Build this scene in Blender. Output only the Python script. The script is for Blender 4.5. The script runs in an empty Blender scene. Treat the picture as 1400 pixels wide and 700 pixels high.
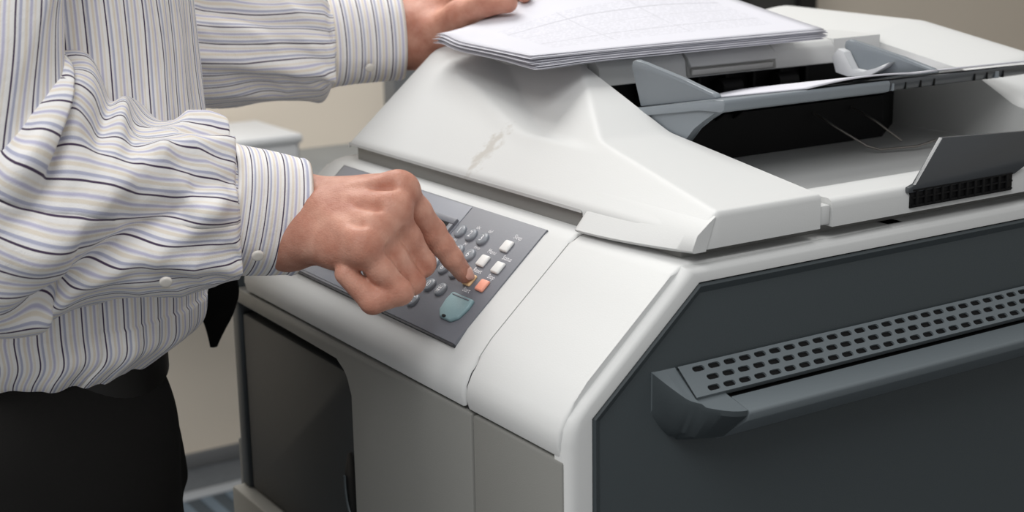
import bpy, bmesh, math, random
import numpy as np
from mathutils import Vector, Matrix, noise
random.seed(7)
sc = bpy.context.scene
COL = sc.collection
# ------------------------------------------------------------------ camera
CAM_R = Matrix(((0.542068, -0.193739, 0.817696), (0.840168, 0.144293, -0.522778), (-0.016706, 0.970384, 0.240990)))
CAM_P = Vector((0.76835, -0.55105, 1.24710))
cam = bpy.data.cameras.new('camera'); cam_o = bpy.data.objects.new('camera', cam); COL.objects.link(cam_o)
cam_o.matrix_world = Matrix.Translation(CAM_P) @ CAM_R.to_4x4()
cam.sensor_width = 36.0; cam.lens = 36.0 * 2047.0 / 1400.0; cam.clip_start = 0.05
cam.dof.use_dof = True; cam.dof.focus_distance = 1.13; cam.dof.aperture_fstop = 9.0
sc.camera = cam_o
# ------------------------------------------------------------------ light
w = bpy.data.worlds.new('world'); sc.world = w; w.use_nodes = True
w.node_tree.nodes['Background'].inputs[0].default_value = (1.0, 1.0, 1.0, 1)
w.node_tree.nodes['Background'].inputs[1].default_value = 0.44
def area(name, loc, sx, sy, power, col=(1, 1, 1), target=None):
    l = bpy.data.lights.new(name, 'AREA'); l.shape = 'RECTANGLE'; l.size = sx; l.size_y = sy; l.energy = power; l.color = col
    o = bpy.data.objects.new(name, l); COL.objects.link(o); o.location = loc
    if target: o.rotation_euler = (Vector(target) - Vector(loc)).to_track_quat('-Z', 'Y').to_euler()
    return o
area('ceiling_lamp_main', (1.05, -0.95, 2.62), 1.4, 1.0, 32, (1, 1, 1))
area('wall_fill_left', (-0.9, -1.7, 2.62), 1.4, 1.0, 42, (1, 0.985, 0.96))  # added fill light, no known fixture: brightens the lower left wall
area('ceiling_lamp_room', (-1.35, 0.2, 2.62), 1.4, 1.0, 40, (1, 0.985, 0.96))
sc.view_settings.view_transform = 'Standard'; sc.view_settings.look = 'None'
sc.view_settings.exposure = -0.08; sc.view_settings.gamma = 1.0; sc.view_settings.use_curve_mapping = False
# ------------------------------------------------------------------ materials
def lin(c): return tuple(((v / 255) / 12.92 if v / 255 <= 0.04045 else ((v / 255 + 0.055) / 1.055) ** 2.4) for v in c) + (1,)
def mat(name, rgb, rough=0.45, metal=0.0, bump=0.0, bscale=600, var=0.0, vscale=6, spec=0.5, coat=0.0, trans=0.0):
    m = bpy.data.materials.new(name); m.use_nodes = True; nt = m.node_tree; b = nt.nodes['Principled BSDF']
    b.inputs['Base Color'].default_value = lin(rgb); b.inputs['Roughness'].default_value = rough; b.inputs['Metallic'].default_value = metal
    b.inputs['Specular IOR Level'].default_value = spec; b.inputs['Coat Weight'].default_value = coat; b.inputs['Transmission Weight'].default_value = trans
    tc = nt.nodes.new('ShaderNodeTexCoord')
    if var > 0:
        n = nt.nodes.new('ShaderNodeTexNoise'); n.inputs['Scale'].default_value = vscale; n.inputs['Detail'].default_value = 4
        nt.links.new(tc.outputs['Object'], n.inputs['Vector'])
        mx = nt.nodes.new('ShaderNodeMix'); mx.data_type = 'RGBA'
        c = lin(rgb); mx.inputs[6].default_value = tuple(v * (1 - var) for v in c[:3]) + (1,); mx.inputs[7].default_value = tuple(min(1, v * (1 + var)) for v in c[:3]) + (1,)
        nt.links.new(n.outputs['Fac'], mx.inputs[0]); nt.links.new(mx.outputs[2], b.inputs['Base Color'])
    if bump > 0:
        n2 = nt.nodes.new('ShaderNodeTexNoise'); n2.inputs['Scale'].default_value = bscale; n2.inputs['Detail'].default_value = 2
        nt.links.new(tc.outputs['Object'], n2.inputs['Vector'])
        bp = nt.nodes.new('ShaderNodeBump'); bp.inputs['Strength'].default_value = bump; bp.inputs['Distance'].default_value = 0.0006
        nt.links.new(n2.outputs['Fac'], bp.inputs['Height']); nt.links.new(bp.outputs['Normal'], b.inputs['Normal'])
    return m
M_white = mat('white_plastic', (203, 204, 203), 0.5, bump=0.12, bscale=900, spec=0.2)
M_grey_light = mat('light_grey_plastic', (186, 186, 183), 0.45, bump=0.15, bscale=900, spec=0.4)
M_skirt = mat('grey_skirt', (135, 135, 132), 0.5)
M_front = mat('mid_grey_plastic', (128, 128, 124), 0.5, bump=0.2, bscale=1000, spec=0.4)
M_dark = mat('charcoal_plastic', (64, 71, 74), 0.5, bump=0.25, bscale=1300, spec=0.45)
M_door2 = mat('dark_grey_door', (52, 54, 55), 0.55, bump=0.25, bscale=1300, spec=0.4)
M_dark2 = mat('charcoal_trim', (60, 66, 70), 0.45)
M_grille = mat('slate_plastic', (104, 112, 116), 0.5, bump=0.2, bscale=1300)
M_black = mat('black_plastic', (14, 14, 15), 0.6, spec=0.2)
M_gasket = mat('dark_gasket', (45, 46, 50), 0.6)
M_panel = mat('keypad_grey', (112, 114, 121), 0.45, bump=0.1)
M_panel2 = mat('display_grey', (124, 127, 136), 0.42, bump=0.1)
M_tray = mat('blue_grey_plastic', (122, 129, 135), 0.45, bump=0.15, bscale=1200)
M_smoke = mat('smoked_plastic', (66, 69, 72), 0.25, spec=0.5)
M_key = mat('grey_rubber_key', (128, 133, 140), 0.35)
M_keyw = mat('pale_key', (222, 222, 220), 0.4)
M_keyo = mat('amber_key', (240, 200, 150), 0.4)
M_keyr = mat('coral_key', (238, 160, 136), 0.4, bump=0.4, bscale=2500)
M_keyg = mat('teal_key', (128, 155, 160), 0.4, bump=0.3, bscale=2200)
M_ink = mat('pale_print', (232, 232, 235), 0.5)
M_screen = mat('display_glass', (120, 126, 132), 0.08, spec=0.7)
M_steel = mat('steel_wire', (150, 145, 140), 0.3, metal=0.9)
M_wall = mat('beige_paint', (224, 214, 199), 0.85, bump=0.2, bscale=250, var=0.05, vscale=2)
M_floor = mat('grey_carpet', (92, 96, 100), 0.95, bump=0.9, bscale=900, var=0.2, vscale=60)
M_base = mat('grey_skirting', (110, 112, 114), 0.6)
M_mat1 = mat('mat_border', (150, 154, 158), 0.8); M_mat2 = mat('mat_rib', (86, 98, 108), 0.9); M_mat3 = mat('mat_base', (58, 66, 72), 0.9)
M_door = mat('dark_door', (64, 64, 62), 0.6, var=0.1); M_frame = mat('black_frame', (22, 22, 22), 0.5)
M_shelf = mat('grey_shelf', (128, 131, 132), 0.5); M_box = mat('pale_grey_box', (196, 198, 200), 0.5)
M_trouser = mat('black_trouser_cloth', (22, 21, 20), 0.9, bump=0.5, bscale=1500, spec=0.2)
M_tie = mat('black_silk', (10, 10, 11), 0.75, bump=0.3, bscale=1500, spec=0.2)
M_leather = mat('black_leather', (20, 18, 17), 0.4)
M_button = mat('pearl_button', (225, 220, 212), 0.25)
M_hair = mat('dark_hair', (40, 30, 24), 0.6, bump=0.8, bscale=400)
M_nail = mat('fingernail', (226, 178, 160), 0.28)
def scuff_white():
    m = M_white.copy(); m.name = 'white_plastic_scuffed'; nt = m.node_tree; b = nt.nodes['Principled BSDF']
    tc = nt.nodes.new('ShaderNodeNewGeometry'); mp = nt.nodes.new('ShaderNodeMapping'); mp.vector_type = 'POINT'
    # scuff centre on the front slope of the lid
    sub = nt.nodes.new('ShaderNodeVectorMath'); sub.operation = 'SUBTRACT'; sub.inputs[1].default_value = (-0.300, 0.112, 1.030)
    nt.links.new(tc.outputs['Position'], sub.inputs[0])
    nt.links.new(sub.outputs[0], mp.inputs['Vector']); mp.inputs['Rotation'].default_value = (0, 0, math.radians(-42)); mp.inputs['Scale'].default_value = (95, 40, 0)
    ln = nt.nodes.new('ShaderNodeVectorMath'); ln.operation = 'LENGTH'; nt.links.new(mp.outputs[0], ln.inputs[0])
    n = nt.nodes.new('ShaderNodeTexNoise'); n.inputs['Scale'].default_value = 130; n.inputs['Detail'].default_value = 5; nt.links.new(tc.outputs['Position'], n.inputs['Vector'])
    ad = nt.nodes.new('ShaderNodeMath'); ad.operation = 'MULTIPLY_ADD'; ad.inputs[1].default_value = 3.2; nt.links.new(n.outputs['Fac'], ad.inputs[0]); nt.links.new(ln.outputs['Value'], ad.inputs[2])
    cr = nt.nodes.new('ShaderNodeMapRange'); cr.inputs[1].default_value = 1.9; cr.inputs[2].default_value = 2.6; cr.inputs[3].default_value = 0.38; cr.inputs[4].default_value = 0.0
    nt.links.new(ad.outputs[0], cr.inputs[0])
    mx = nt.nodes.new('ShaderNodeMix'); mx.data_type = 'RGBA'; mx.inputs[6].default_value = b.inputs['Base Color'].default_value; mx.inputs[7].default_value = lin((150, 138, 120))
    nt.links.new(cr.outputs[0], mx.inputs[0]); nt.links.new(mx.outputs[2], b.inputs['Base Color'])
    return m
M_scuff = scuff_white()
def stripe_mat():
    m = bpy.data.materials.new('striped_shirt_cotton'); m.use_nodes = True; nt = m.node_tree; b = nt.nodes['Principled BSDF']
    b.inputs['Roughness'].default_value = 0.85; b.inputs['Specular IOR Level'].default_value = 0.15
    b.inputs['Sheen Weight'].default_value = 0.1
    uv = nt.nodes.new('ShaderNodeUVMap'); sp = nt.nodes.new('ShaderNodeSeparateXYZ'); nt.links.new(uv.outputs[0], sp.inputs[0])
    fr = nt.nodes.new('ShaderNodeMath'); fr.operation = 'FRACT'; nt.links.new(sp.outputs[0], fr.inputs[0])
    cr = nt.nodes.new('ShaderNodeValToRGB'); nt.links.new(fr.outputs[0], cr.inputs[0])
    W = (246, 244, 242); st = [(0.0, W), (0.025, W), (0.045, (78, 64, 88)), (0.095, (78, 64, 88)), (0.115, W), (0.20, (228, 228, 236)), (0.23, (184, 186, 206)), (0.30, (186, 188, 208)), (0.33, W),
          (0.42, W), (0.46, (235, 226, 212)), (0.54, (235, 226, 212)), (0.58, W), (0.66, (196, 194, 218)), (0.71, (206, 204, 222)), (0.75, W), (0.84, (238, 230, 218)), (0.9, W), (1.0, W)]
    el = cr.color_ramp.elements
    while len(el) < len(st): el.new(0.5)
    for e, (p, c) in zip(el, st): e.position = p; e.color = lin(c)
    nt.links.new(cr.outputs[0], b.inputs['Base Color'])
    tc = nt.nodes.new('ShaderNodeTexCoord'); n2 = nt.nodes.new('ShaderNodeTexNoise'); n2.inputs['Scale'].default_value = 900; nt.links.new(tc.outputs['Object'], n2.inputs['Vector'])
    n3 = nt.nodes.new('ShaderNodeTexNoise'); n3.inputs['Scale'].default_value = 45; n3.inputs['Detail'].default_value = 3; nt.links.new(tc.outputs['Object'], n3.inputs['Vector'])
    ad = nt.nodes.new('ShaderNodeMath'); ad.operation = 'MULTIPLY_ADD'; ad.inputs[1].default_value = 6.0; nt.links.new(n3.outputs[0], ad.inputs[0]); nt.links.new(n2.outputs[0], ad.inputs[2])
    bp = nt.nodes.new('ShaderNodeBump'); bp.inputs['Strength'].default_value = 0.35; bp.inputs['Distance'].default_value = 0.0008
    nt.links.new(ad.outputs[0], bp.inputs['Height']); nt.links.new(bp.outputs[0], b.inputs['Normal'])
    return m
M_shirt = stripe_mat()
def skin_mat():
    m = bpy.data.materials.new('skin'); m.use_nodes = True; nt = m.node_tree; b = nt.nodes['Principled BSDF']
    b.inputs['Roughness'].default_value = 0.52; b.inputs['Specular IOR Level'].default_value = 0.35
    b.inputs['Subsurface Weight'].default_value = 0.12; b.inputs['Subsurface Radius'].default_value = (0.006, 0.0025, 0.0015); b.inputs['Subsurface Scale'].default_value = 1.0
    tc = nt.nodes.new('ShaderNodeTexCoord')
    n1 = nt.nodes.new('ShaderNodeTexNoise'); n1.inputs['Scale'].default_value = 55; n1.inputs['Detail'].default_value = 5; nt.links.new(tc.outputs['Object'], n1.inputs['Vector'])
    cr = nt.nodes.new('ShaderNodeValToRGB'); nt.links.new(n1.outputs[0], cr.inputs[0])
    cr.color_ramp.elements[0].position = 0.3; cr.color_ramp.elements[0].color = lin((172, 114, 94)); cr.color_ramp.elements[1].position = 0.72; cr.color_ramp.elements[1].color = lin((204, 154, 134))
    nt.links.new(cr.outputs[0], b.inputs['Base Color'])
    v = nt.nodes.new('ShaderNodeTexVoronoi'); v.inputs['Scale'].default_value = 650; nt.links.new(tc.outputs['Object'], v.inputs['Vector'])
    n2 = nt.nodes.new('ShaderNodeTexNoise'); n2.inputs['Scale'].default_value = 180; n2.inputs['Detail'].default_value = 4; nt.links.new(tc.outputs['Object'], n2.inputs['Vector'])
    ad = nt.nodes.new('ShaderNodeMath'); ad.operation = 'MULTIPLY_ADD'; ad.inputs[1].default_value = 1.5; nt.links.new(n2.outputs[0], ad.inputs[0]); nt.links.new(v.outputs['Distance'], ad.inputs[2])
    bp = nt.nodes.new('ShaderNodeBump'); bp.inputs['Strength'].default_value = 0.32; bp.inputs['Distance'].default_value = 0.0006
    nt.links.new(ad.outputs[0], bp.inputs['Height']); nt.links.new(bp.outputs[0], b.inputs['Normal'])
    return m
M_skin = skin_mat()
def paper_mat(name, printed):
    m = mat(name, (206, 206, 213), 0.9, spec=0.03)
    if printed:
        nt = m.node_tree; b = nt.nodes['Principled BSDF']; uv = nt.nodes.new('ShaderNodeUVMap'); sp = nt.nodes.new('ShaderNodeSeparateXYZ'); nt.links.new(uv.outputs[0], sp.inputs[0])
        def math_(op, a, bv=None, c=None):
            n = nt.nodes.new('ShaderNodeMath'); n.operation = op
            for i, v in enumerate((a, bv, c)):
                if v is None: continue
                if isinstance(v, (int, float)): n.inputs[i].default_value = v
                else: nt.links.new(v, n.inputs[i])
            return n.outputs[0]
        U, V = sp.outputs[0], sp.outputs[1]
        rows = math_('LESS_THAN', math_('FRACT', math_('MULTIPLY', V, 46)), 0.42)
        cmb = nt.nodes.new('ShaderNodeCombineXYZ'); nt.links.new(math_('MULTIPLY', U, 90), cmb.inputs[0]); nt.links.new(math_('MULTIPLY', math_('FLOOR', math_('MULTIPLY', V, 46)), 7.3), cmb.inputs[1])
        nz = nt.nodes.new('ShaderNodeTexNoise'); nz.inputs['Scale'].default_value = 1.0; nz.inputs['Detail'].default_value = 1; nt.links.new(cmb.outputs[0], nz.inputs['Vector'])
        words = math_('GREATER_THAN', nz.outputs[0], 0.47)
        inside = math_('MULTIPLY', math_('MULTIPLY', math_('GREATER_THAN', U, 0.13), math_('LESS_THAN', U, 0.90)), math_('MULTIPLY', math_('GREATER_THAN', V, 0.16), math_('LESS_THAN', V, 0.74)))
        txt = math_('MULTIPLY', math_('MULTIPLY', rows, words), inside)
        def line(val, pos, wd): return math_('LESS_THAN', math_('ABSOLUTE', math_('SUBTRACT', val, pos)), wd)
        lines = None
        for ln_ in [line(V, 0.62, 0.005), line(V, 0.30, 0.003), line(V, 0.48, 0.002), line(U, 0.34, 0.0012), line(U, 0.6, 0.0012)]:
            lines = ln_ if lines is None else math_('MAXIMUM', lines, ln_)
        lines = math_('MULTIPLY', lines, inside)
        mask = math_('MAXIMUM', math_('MULTIPLY', txt, 0.15), math_('MULTIPLY', lines, 0.30))
        mx = nt.nodes.new('ShaderNodeMix'); mx.data_type = 'RGBA'; nt.links.new(mask, mx.inputs[0]); mx.inputs[6].default_value = lin((206, 206, 213)); mx.inputs[7].default_value = lin((70, 72, 80))
        nt.links.new(mx.outputs[2], b.inputs['Base Color'])
    return m
M_paper = paper_mat('white_paper', False); M_print = paper_mat('printed_paper', True)
# ------------------------------------------------------------------ helpers
def tag(o, label, cat=None, group=None, kind=None):
    o['label'] = label
    if cat: o['category'] = cat
    if group: o['group'] = group
    if kind: o['kind'] = kind
    return o
ORIG = {}
def thing(name, loc, label, cat, group=None):
    o = bpy.data.objects.new(name, None); COL.objects.link(o); o.location = loc; o.empty_display_size = 0.1
    ORIG[o.name] = Vector(loc); return tag(o, label, cat, group)
def origin_of(p):
    while p.parent: p = p.parent
    return ORIG.get(p.name, Vector(p.location))
def finish(name, me, m, parent=None, smooth=True, angle=35):
    for mm in (m if isinstance(m, (list, tuple)) else [m]): me.materials.append(mm)
    if smooth:
        me.shade_smooth(); me.set_sharp_from_angle(angle=math.radians(angle))
    o = bpy.data.objects.new(name, me); COL.objects.link(o)
    if parent:
        me.transform(Matrix.Translation(-origin_of(parent))); o.parent = parent
    return o
def from_bm(name, bm, m, parent=None, xf=None, smooth=True, angle=35):
    if xf: bmesh.ops.transform(bm, matrix=xf, verts=bm.verts)
    bmesh.ops.recalc_face_normals(bm, faces=bm.faces)
    me = bpy.data.meshes.new(name); bm.to_mesh(me); bm.free()
    return finish(name, me, m, parent, smooth, angle)
def bm_box(bm, x0, x1, y0, y1, z0, z1, bev=0.0, seg=2):
    r = bmesh.ops.create_cube(bm, size=1.0); vs = r['verts']
    for v in vs: v.co = Vector(((x0 + x1) / 2 + v.co.x * (x1 - x0), (y0 + y1) / 2 + v.co.y * (y1 - y0), (z0 + z1) / 2 + v.co.z * (z1 - z0)))
    if bev > 0:
        es = list({e for v in vs for e in v.link_edges})
        bmesh.ops.bevel(bm, geom=es, offset=bev, segments=seg, profile=0.5, affect='EDGES')
def box(name, b, m, parent=None, bev=0.0, seg=2, xf=None):
    bm = bmesh.new(); bm_box(bm, *b, bev=bev, seg=seg); return from_bm(name, bm, m, parent, xf)
def bm_prism(bm, pts, axis, a0, a1, bev=0.0, seg=2, endonly=False):
    def P(p, a): return Vector((a, p[0], p[1])) if axis == 0 else (Vector((p[0], a, p[1])) if axis == 1 else Vector((p[0], p[1], a)))
    A = [bm.verts.new(P(p, a0)) for p in pts]; B = [bm.verts.new(P(p, a1)) for p in pts]; n = len(pts)
    f0 = bm.faces.new(A[::-1]); f1 = bm.faces.new(B)
    for i in range(n): bm.faces.new((A[i], A[(i + 1) % n], B[(i + 1) % n], B[i]))
    if bev > 0:
        if endonly: es = list(f0.edges) + list(f1.edges)
        else: es = list({e for v in A + B for e in v.link_edges})
        bmesh.ops.bevel(bm, geom=es, offset=bev, segments=seg, profile=0.5, affect='EDGES')
def prism(name, pts, axis, a0, a1, m, parent=None, bev=0.0, seg=2, endonly=False, xf=None):
    bm = bmesh.new(); bm_prism(bm, pts, axis, a0, a1, bev, seg, endonly); return from_bm(name, bm, m, parent, xf)
def tube(name, pts, r, m, parent=None, n=8):
    bm = bmesh.new(); rings = []; pts = [Vector(p) for p in pts]
    for i, p in enumerate(pts):
        d = (pts[min(i + 1, len(pts) - 1)] - pts[max(i - 1, 0)]).normalized(); a = d.orthogonal().normalized() if i == 0 else (rings_a - d * rings_a.dot(d)).normalized(); rings_a = a; b = d.cross(a)
        rings.append([bm.verts.new(p + (a * math.cos(t) + b * math.sin(t)) * r) for t in [2 * math.pi * k / n for k in range(n)]])
    for A, B in zip(rings, rings[1:]):
        for k in range(n): bm.faces.new((A[k], A[(k + 1) % n], B[(k + 1) % n], B[k]))
    bm.faces.new(rings[0][::-1]); bm.faces.new(rings[-1]); return from_bm(name, bm, m, parent, angle=60)
def smin(a, b, k): h = max(k - abs(a - b), 0) / k; return min(a, b) - h * h * k * 0.25
def smax(a, b, k): return -smin(-a, -b, k)
def lerp_tab(tab, x):
    for (x0, y0), (x1, y1) in zip(tab, tab[1:]):
        if x <= x1: t = max(0, (x - x0) / (x1 - x0)); return y0 + (y1 - y0) * t
    return tab[-1][1]
def sstep(a, b, x): t = min(1, max(0, (x - a) / (b - a))); return t * t * (3 - 2 * t)
def heightfield(bm, xs, ys, zf, zb):
    top = [[bm.verts.new((x, y, zf(x, y))) for y in ys] for x in xs]
    for i in range(len(xs) - 1):
        for j in range(len(ys) - 1): bm.faces.new((top[i][j], top[i + 1][j], top[i + 1][j + 1], top[i][j + 1]))
    rim = [(i, 0) for i in range(len(xs))] + [(len(xs) - 1, j) for j in range(1, len(ys))] + [(i, len(ys) - 1) for i in range(len(xs) - 2, -1, -1)] + [(0, j) for j in range(len(ys) - 2, 0, -1)]
    low = [bm.verts.new((xs[i], ys[j], zb(xs[i], ys[j]))) for i, j in rim]; n = len(rim)
    for k in range(n):
        i, j = rim[k]; i2, j2 = rim[(k + 1) % n]; bm.faces.new((top[i][j], low[k], low[(k + 1) % n], top[i2][j2]))
def lins(a, b, n): return [a + (b - a) * i / (n - 1) for i in range(n)]
def edge_round(d, r):
    if d >= r: return 0.0
    d = max(d, 0); return r - math.sqrt(max(0, r * r - (r - d) ** 2))
def text_bm(bm, s, size, x, y, z, align='CENTER', squash=1.0):
    cu = bpy.data.curves.new('t', 'FONT'); cu.body = s; cu.size = size; cu.align_x = align; cu.align_y = 'CENTER'; cu.resolution_u = 2
    o = bpy.data.objects.new('t', cu); COL.objects.link(o); dg = bpy.context.evaluated_depsgraph_get()
    me = bpy.data.meshes.new_from_object(o.evaluated_get(dg)); me.transform(Matrix.Translation((x, y, z)) @ Matrix.Diagonal((squash, 1, 1, 1)))
    k0 = len(bm.faces); bm.from_mesh(me); bm.faces.ensure_lookup_table()
    for f in bm.faces[k0:]: f.material_index = 1
    bpy.data.objects.remove(o); bpy.data.curves.remove(cu); bpy.data.meshes.remove(me)
# ------------------------------------------------------------------ the room
def struct(o): o['kind'] = 'structure'; return o
XW = -2.25
struct(box('floor', (XW - 0.1, 3.0, -3.0, 4.2, -0.1, 0.0), M_floor))
struct(box('wall_left', (XW - 0.12, XW, -3.0, 4.2, 0.0, 2.8), M_wall))
struct(box('wall_back', (XW, 3.0, 4.2, 4.32, 0.0, 2.8), M_wall))
struct(box('baseboard_left', (XW, XW + 0.012, -3.0, 1.03, 0.0, 0.035), M_base, bev=0.003))
# dark doorway in the wall behind the copier
d = struct(box('door_1', (XW + 0.005, XW + 0.03, 1.10, 2.27, 0.0, 2.1), M_door))
for nm, b in (('door_frame', (XW, XW + 0.05, 1.04, 1.10, 0, 2.16)), ('door_frame', (XW, XW + 0.05, 2.27, 2.33, 0, 2.16)), ('door_frame', (XW, XW + 0.05, 1.10, 2.27, 2.1, 2.16)), ('door_stile', (XW + 0.03, XW + 0.045, 2.0, 2.09, 0, 2.1))):
    fr = box(nm, b, M_base if b[2] == 1.04 else M_frame, d)
pl = box('dark_pane', (XW + 0.03, XW + 0.034, 1.15, 2.0, 0.2, 2.05), M_frame, d)
# wall shelf with a box on it
sh = tag(box('wall_shelf', (XW, XW + 0.34, 0.15, 1.0, 0.645, 0.685), M_shelf, bev=0.004), 'grey wall shelf on the beige wall behind the copier', 'shelf')
for yy in (0.25, 0.9):
    bpart = prism('bracket', [(XW, 0.55), (XW + 0.012, 0.55), (XW + 0.22, 0.638), (XW + 0.22, 0.645), (XW, 0.645)], 1, yy, yy + 0.02, M_shelf, sh)
bx = tag(box('storage_box', (XW + 0.06, XW + 0.28, 0.42, 0.70, 0.685, 0.765), M_box, bev=0.012, seg=3), 'pale grey plastic box with rounded corners on the wall shelf', 'box')
lid_ = box('lid', (XW + 0.055, XW + 0.285, 0.415, 0.705, 0.748, 0.769), M_box, bx, bev=0.008)
# ribbed mat
rm = thing('floor_mat', (-1.75, 0.3, 0.0), 'dark grey ribbed floor mat with a pale border by the wall', 'mat')
box('mat_base', (-2.07, -1.45, -0.4, 1.0, 0.0, 0.006), M_mat3, rm, bev=0.002)
box('border', (-2.10, -2.06, -0.4, 1.0, 0.0, 0.010), M_mat1, rm, bev=0.002)
for i in range(25):
    y = -0.36 + i * 0.055; box('rib', (-2.05, -1.46, y, y + 0.024, 0.006, 0.011), M_mat2, rm)
# ------------------------------------------------------------------ the copier
CP = thing('copier', (-0.28, 0.34, 0.0), 'large white and charcoal office copier with keypad and document feeder', 'copier')
# lower cabinet and main body
bd = box('body_core', (-0.555, -0.016, 0.02, 0.70, 0.06, 0.872), M_grey_light, CP, bev=0.004)
box('base_plinth', (-0.60, -0.02, 0.02, 0.68, 0.0, 0.06), M_black, CP)
box('lower_cabinet', (-0.580, -0.322, -0.031, 0.70, 0.06, 0.662), M_front, CP, bev=0.004)
box('cabinet_side', (-0.608, -0.5805, -0.010, 0.70, 0.06, 0.700), M_dark2, CP, bev=0.003)
dr = box('paper_drawer', (-0.575, -0.33, -0.036, -0.031, 0.10, 0.60), M_front, CP, bev=0.004)
box('left_side_panel', (-0.578, -0.5605, -0.0195, 0.70, 0.662, 0.895), M_dark2, CP, bev=0.003)
# front panel: strip over the opening and the right-hand part with a rounded corner
pts = [(-0.561, 0.8565)]
for k in range(7):
    a = math.pi / 2 * k / 6; pts.append((-0.342 + 0.026 * math.sin(a), 0.8305 + 0.026 * math.cos(a)))
pts += [(-0.316, 0.07), (-0.1205, 0.07), (-0.1205, 0.8718), (-0.561, 0.8718)]
prism('front_panel', pts, 1, -0.021, 0.02, M_front, CP, bev=0.0025)
prism('front_panel', [(-0.1185, 0.07), (-0.004, 0.07), (-0.004, 0.8718), (-0.1185, 0.8718)], 1, -0.021, 0.02, M_front, CP, bev=0.0025)
# recessed dark door in the opening
byp = prism('bypass_door', [(-0.5575, 0.664), (-0.318, 0.664), (-0.318, 0.842), (-0.335, 0.846), (-0.5575, 0.846)], 1, -0.017, 0.018, M_door2, CP, bev=0.003)
box('bypass_gap', (-0.5605, -0.316, 0.0185, 0.0195, 0.672, 0.8565), M_black, CP)
gp = [( -0.328 + 0.012 * math.cos(t), 0.745 + 0.030 * math.sin(t)) for t in [2 * math.pi * k / 20 for k in range(20)]]
prism('finger_grip', gp, 1, -0.0190, -0.016, M_black, byp, bev=0.001)
tube('grip_rim', [(-0.328 + 0.012 * math.cos(t), -0.0190, 0.745 + 0.030 * math.sin(t)) for t in [math.pi * (0.95 + 0.75 * k / 12) for k in range(13)]], 0.0016, M_dark, byp)
# console profile (y, z)
PROF = [(-0.0200, 0.8745), (-0.0222, 0.8830), (-0.0210, 0.8920), (-0.0165, 0.9010), (-0.0080, 0.9120), (0.002, 0.9235), (0.024, 0.943), (0.050, 0.966), (0.072, 0.9855), (0.080, 0.9905), (0.090, 0.9925), (0.12, 0.9925), (0.30, 0.9925), (0.30, 0.8745)]
prism('control_console', PROF, 0, -0.538, -0.1275, M_white, CP, bev=0.005, seg=3, endonly=True)
prism('console_end', PROF, 0, -0.1262, -0.0060, M_white, CP, bev=0.003, seg=3, endonly=True)
prism('console_joint', [(max(p[0] + 0.0016, -0.019) if p[0] < 0.2 else p[0], p[1] - 0.0012) for p in PROF], 0, -0.1285, -0.1252, M_gasket, CP)
box('top_deck', (-0.545, -0.002, 0.28, 0.71, 0.90, 0.9925), M_white, CP, bev=0.004)
# side frame (white) around the dark side panel: outer minus inner ring
outer = [(-0.0195, 0.07), (-0.0198, 0.884), (-0.0180, 0.8935), (-0.0140, 0.9010), (-0.0045, 0.9120), (0.0825, 0.9905), (0.71, 0.9945), (0.71, 0.07)]
inner = [(0.0, 0.09), (0.0, 0.878), (0.0, 0.890), (0.0, 0.9), (0.0057, 0.905), (0.091, 0.98), (0.69, 0.98), (0.69, 0.09)]
bm = bmesh.new(); n = 8
def ring(pl, X): return [bm.verts.new((X, p[0], p[1])) for p in pl]
def shrink(pl, t): 
    c = (0.3, 0.5); out = []
    for i, p in enumerate(pl):
        q = inner[i]; out.append((p[0] + (q[0] - p[0]) * t, p[1] + (q[1] - p[1]) * t))
    return out
rs = [ring(outer, -0.014), ring(outer, -0.0065), ring(shrink(outer, 0.05), -0.0035), ring(shrink(outer, 0.14), -0.0008), ring(shrink(outer, 0.28), 0.0012), ring(shrink(outer, 0.45), 0.002), ring(inner, 0.002), ring(inner, -0.014)]
for A, B in zip(rs, rs[1:]):
    for i in range(n): bm.faces.new((A[i], A[(i + 1) % n], B[(i + 1) % n], B[i]))
from_bm('side_frame', bm, M_white, CP)
bm = bmesh.new(); cx, cz = 0.35, 0.55
def inset(pl, dd):
    out = []; n = len(pl)
    for i in range(n):
        p0, p1, p2 = Vector(pl[i - 1]), Vector(pl[i]), Vector(pl[(i + 1) % n])
        e1 = (p1 - p0).normalized(); e2 = (p2 - p1).normalized(); n1 = Vector((e1.y, -e1.x)); n2 = Vector((e2.y, -e2.x)); b = (n1 + n2); b = b / (b.dot(n1)); out.append(tuple(p1 + b * dd))
    return out
ipl = inset(inner, 0.0012)
r0 = ring(ipl, -0.010); r1 = ring(ipl, 0.0008); r2 = ring(inset(ipl, 0.002), 0.0022); r3 = ring(inset(ipl, 0.0075), -0.0012); 
for A, B in ((r0, r1), (r1, r2), (r2, r3)):
    for i in range(n): bm.faces.new((A[i], A[(i + 1) % n], B[(i + 1) % n], B[i]))
bm.faces.new(r3)
sp_ = from_bm('side_panel', bm, M_dark, CP, angle=20)
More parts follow.
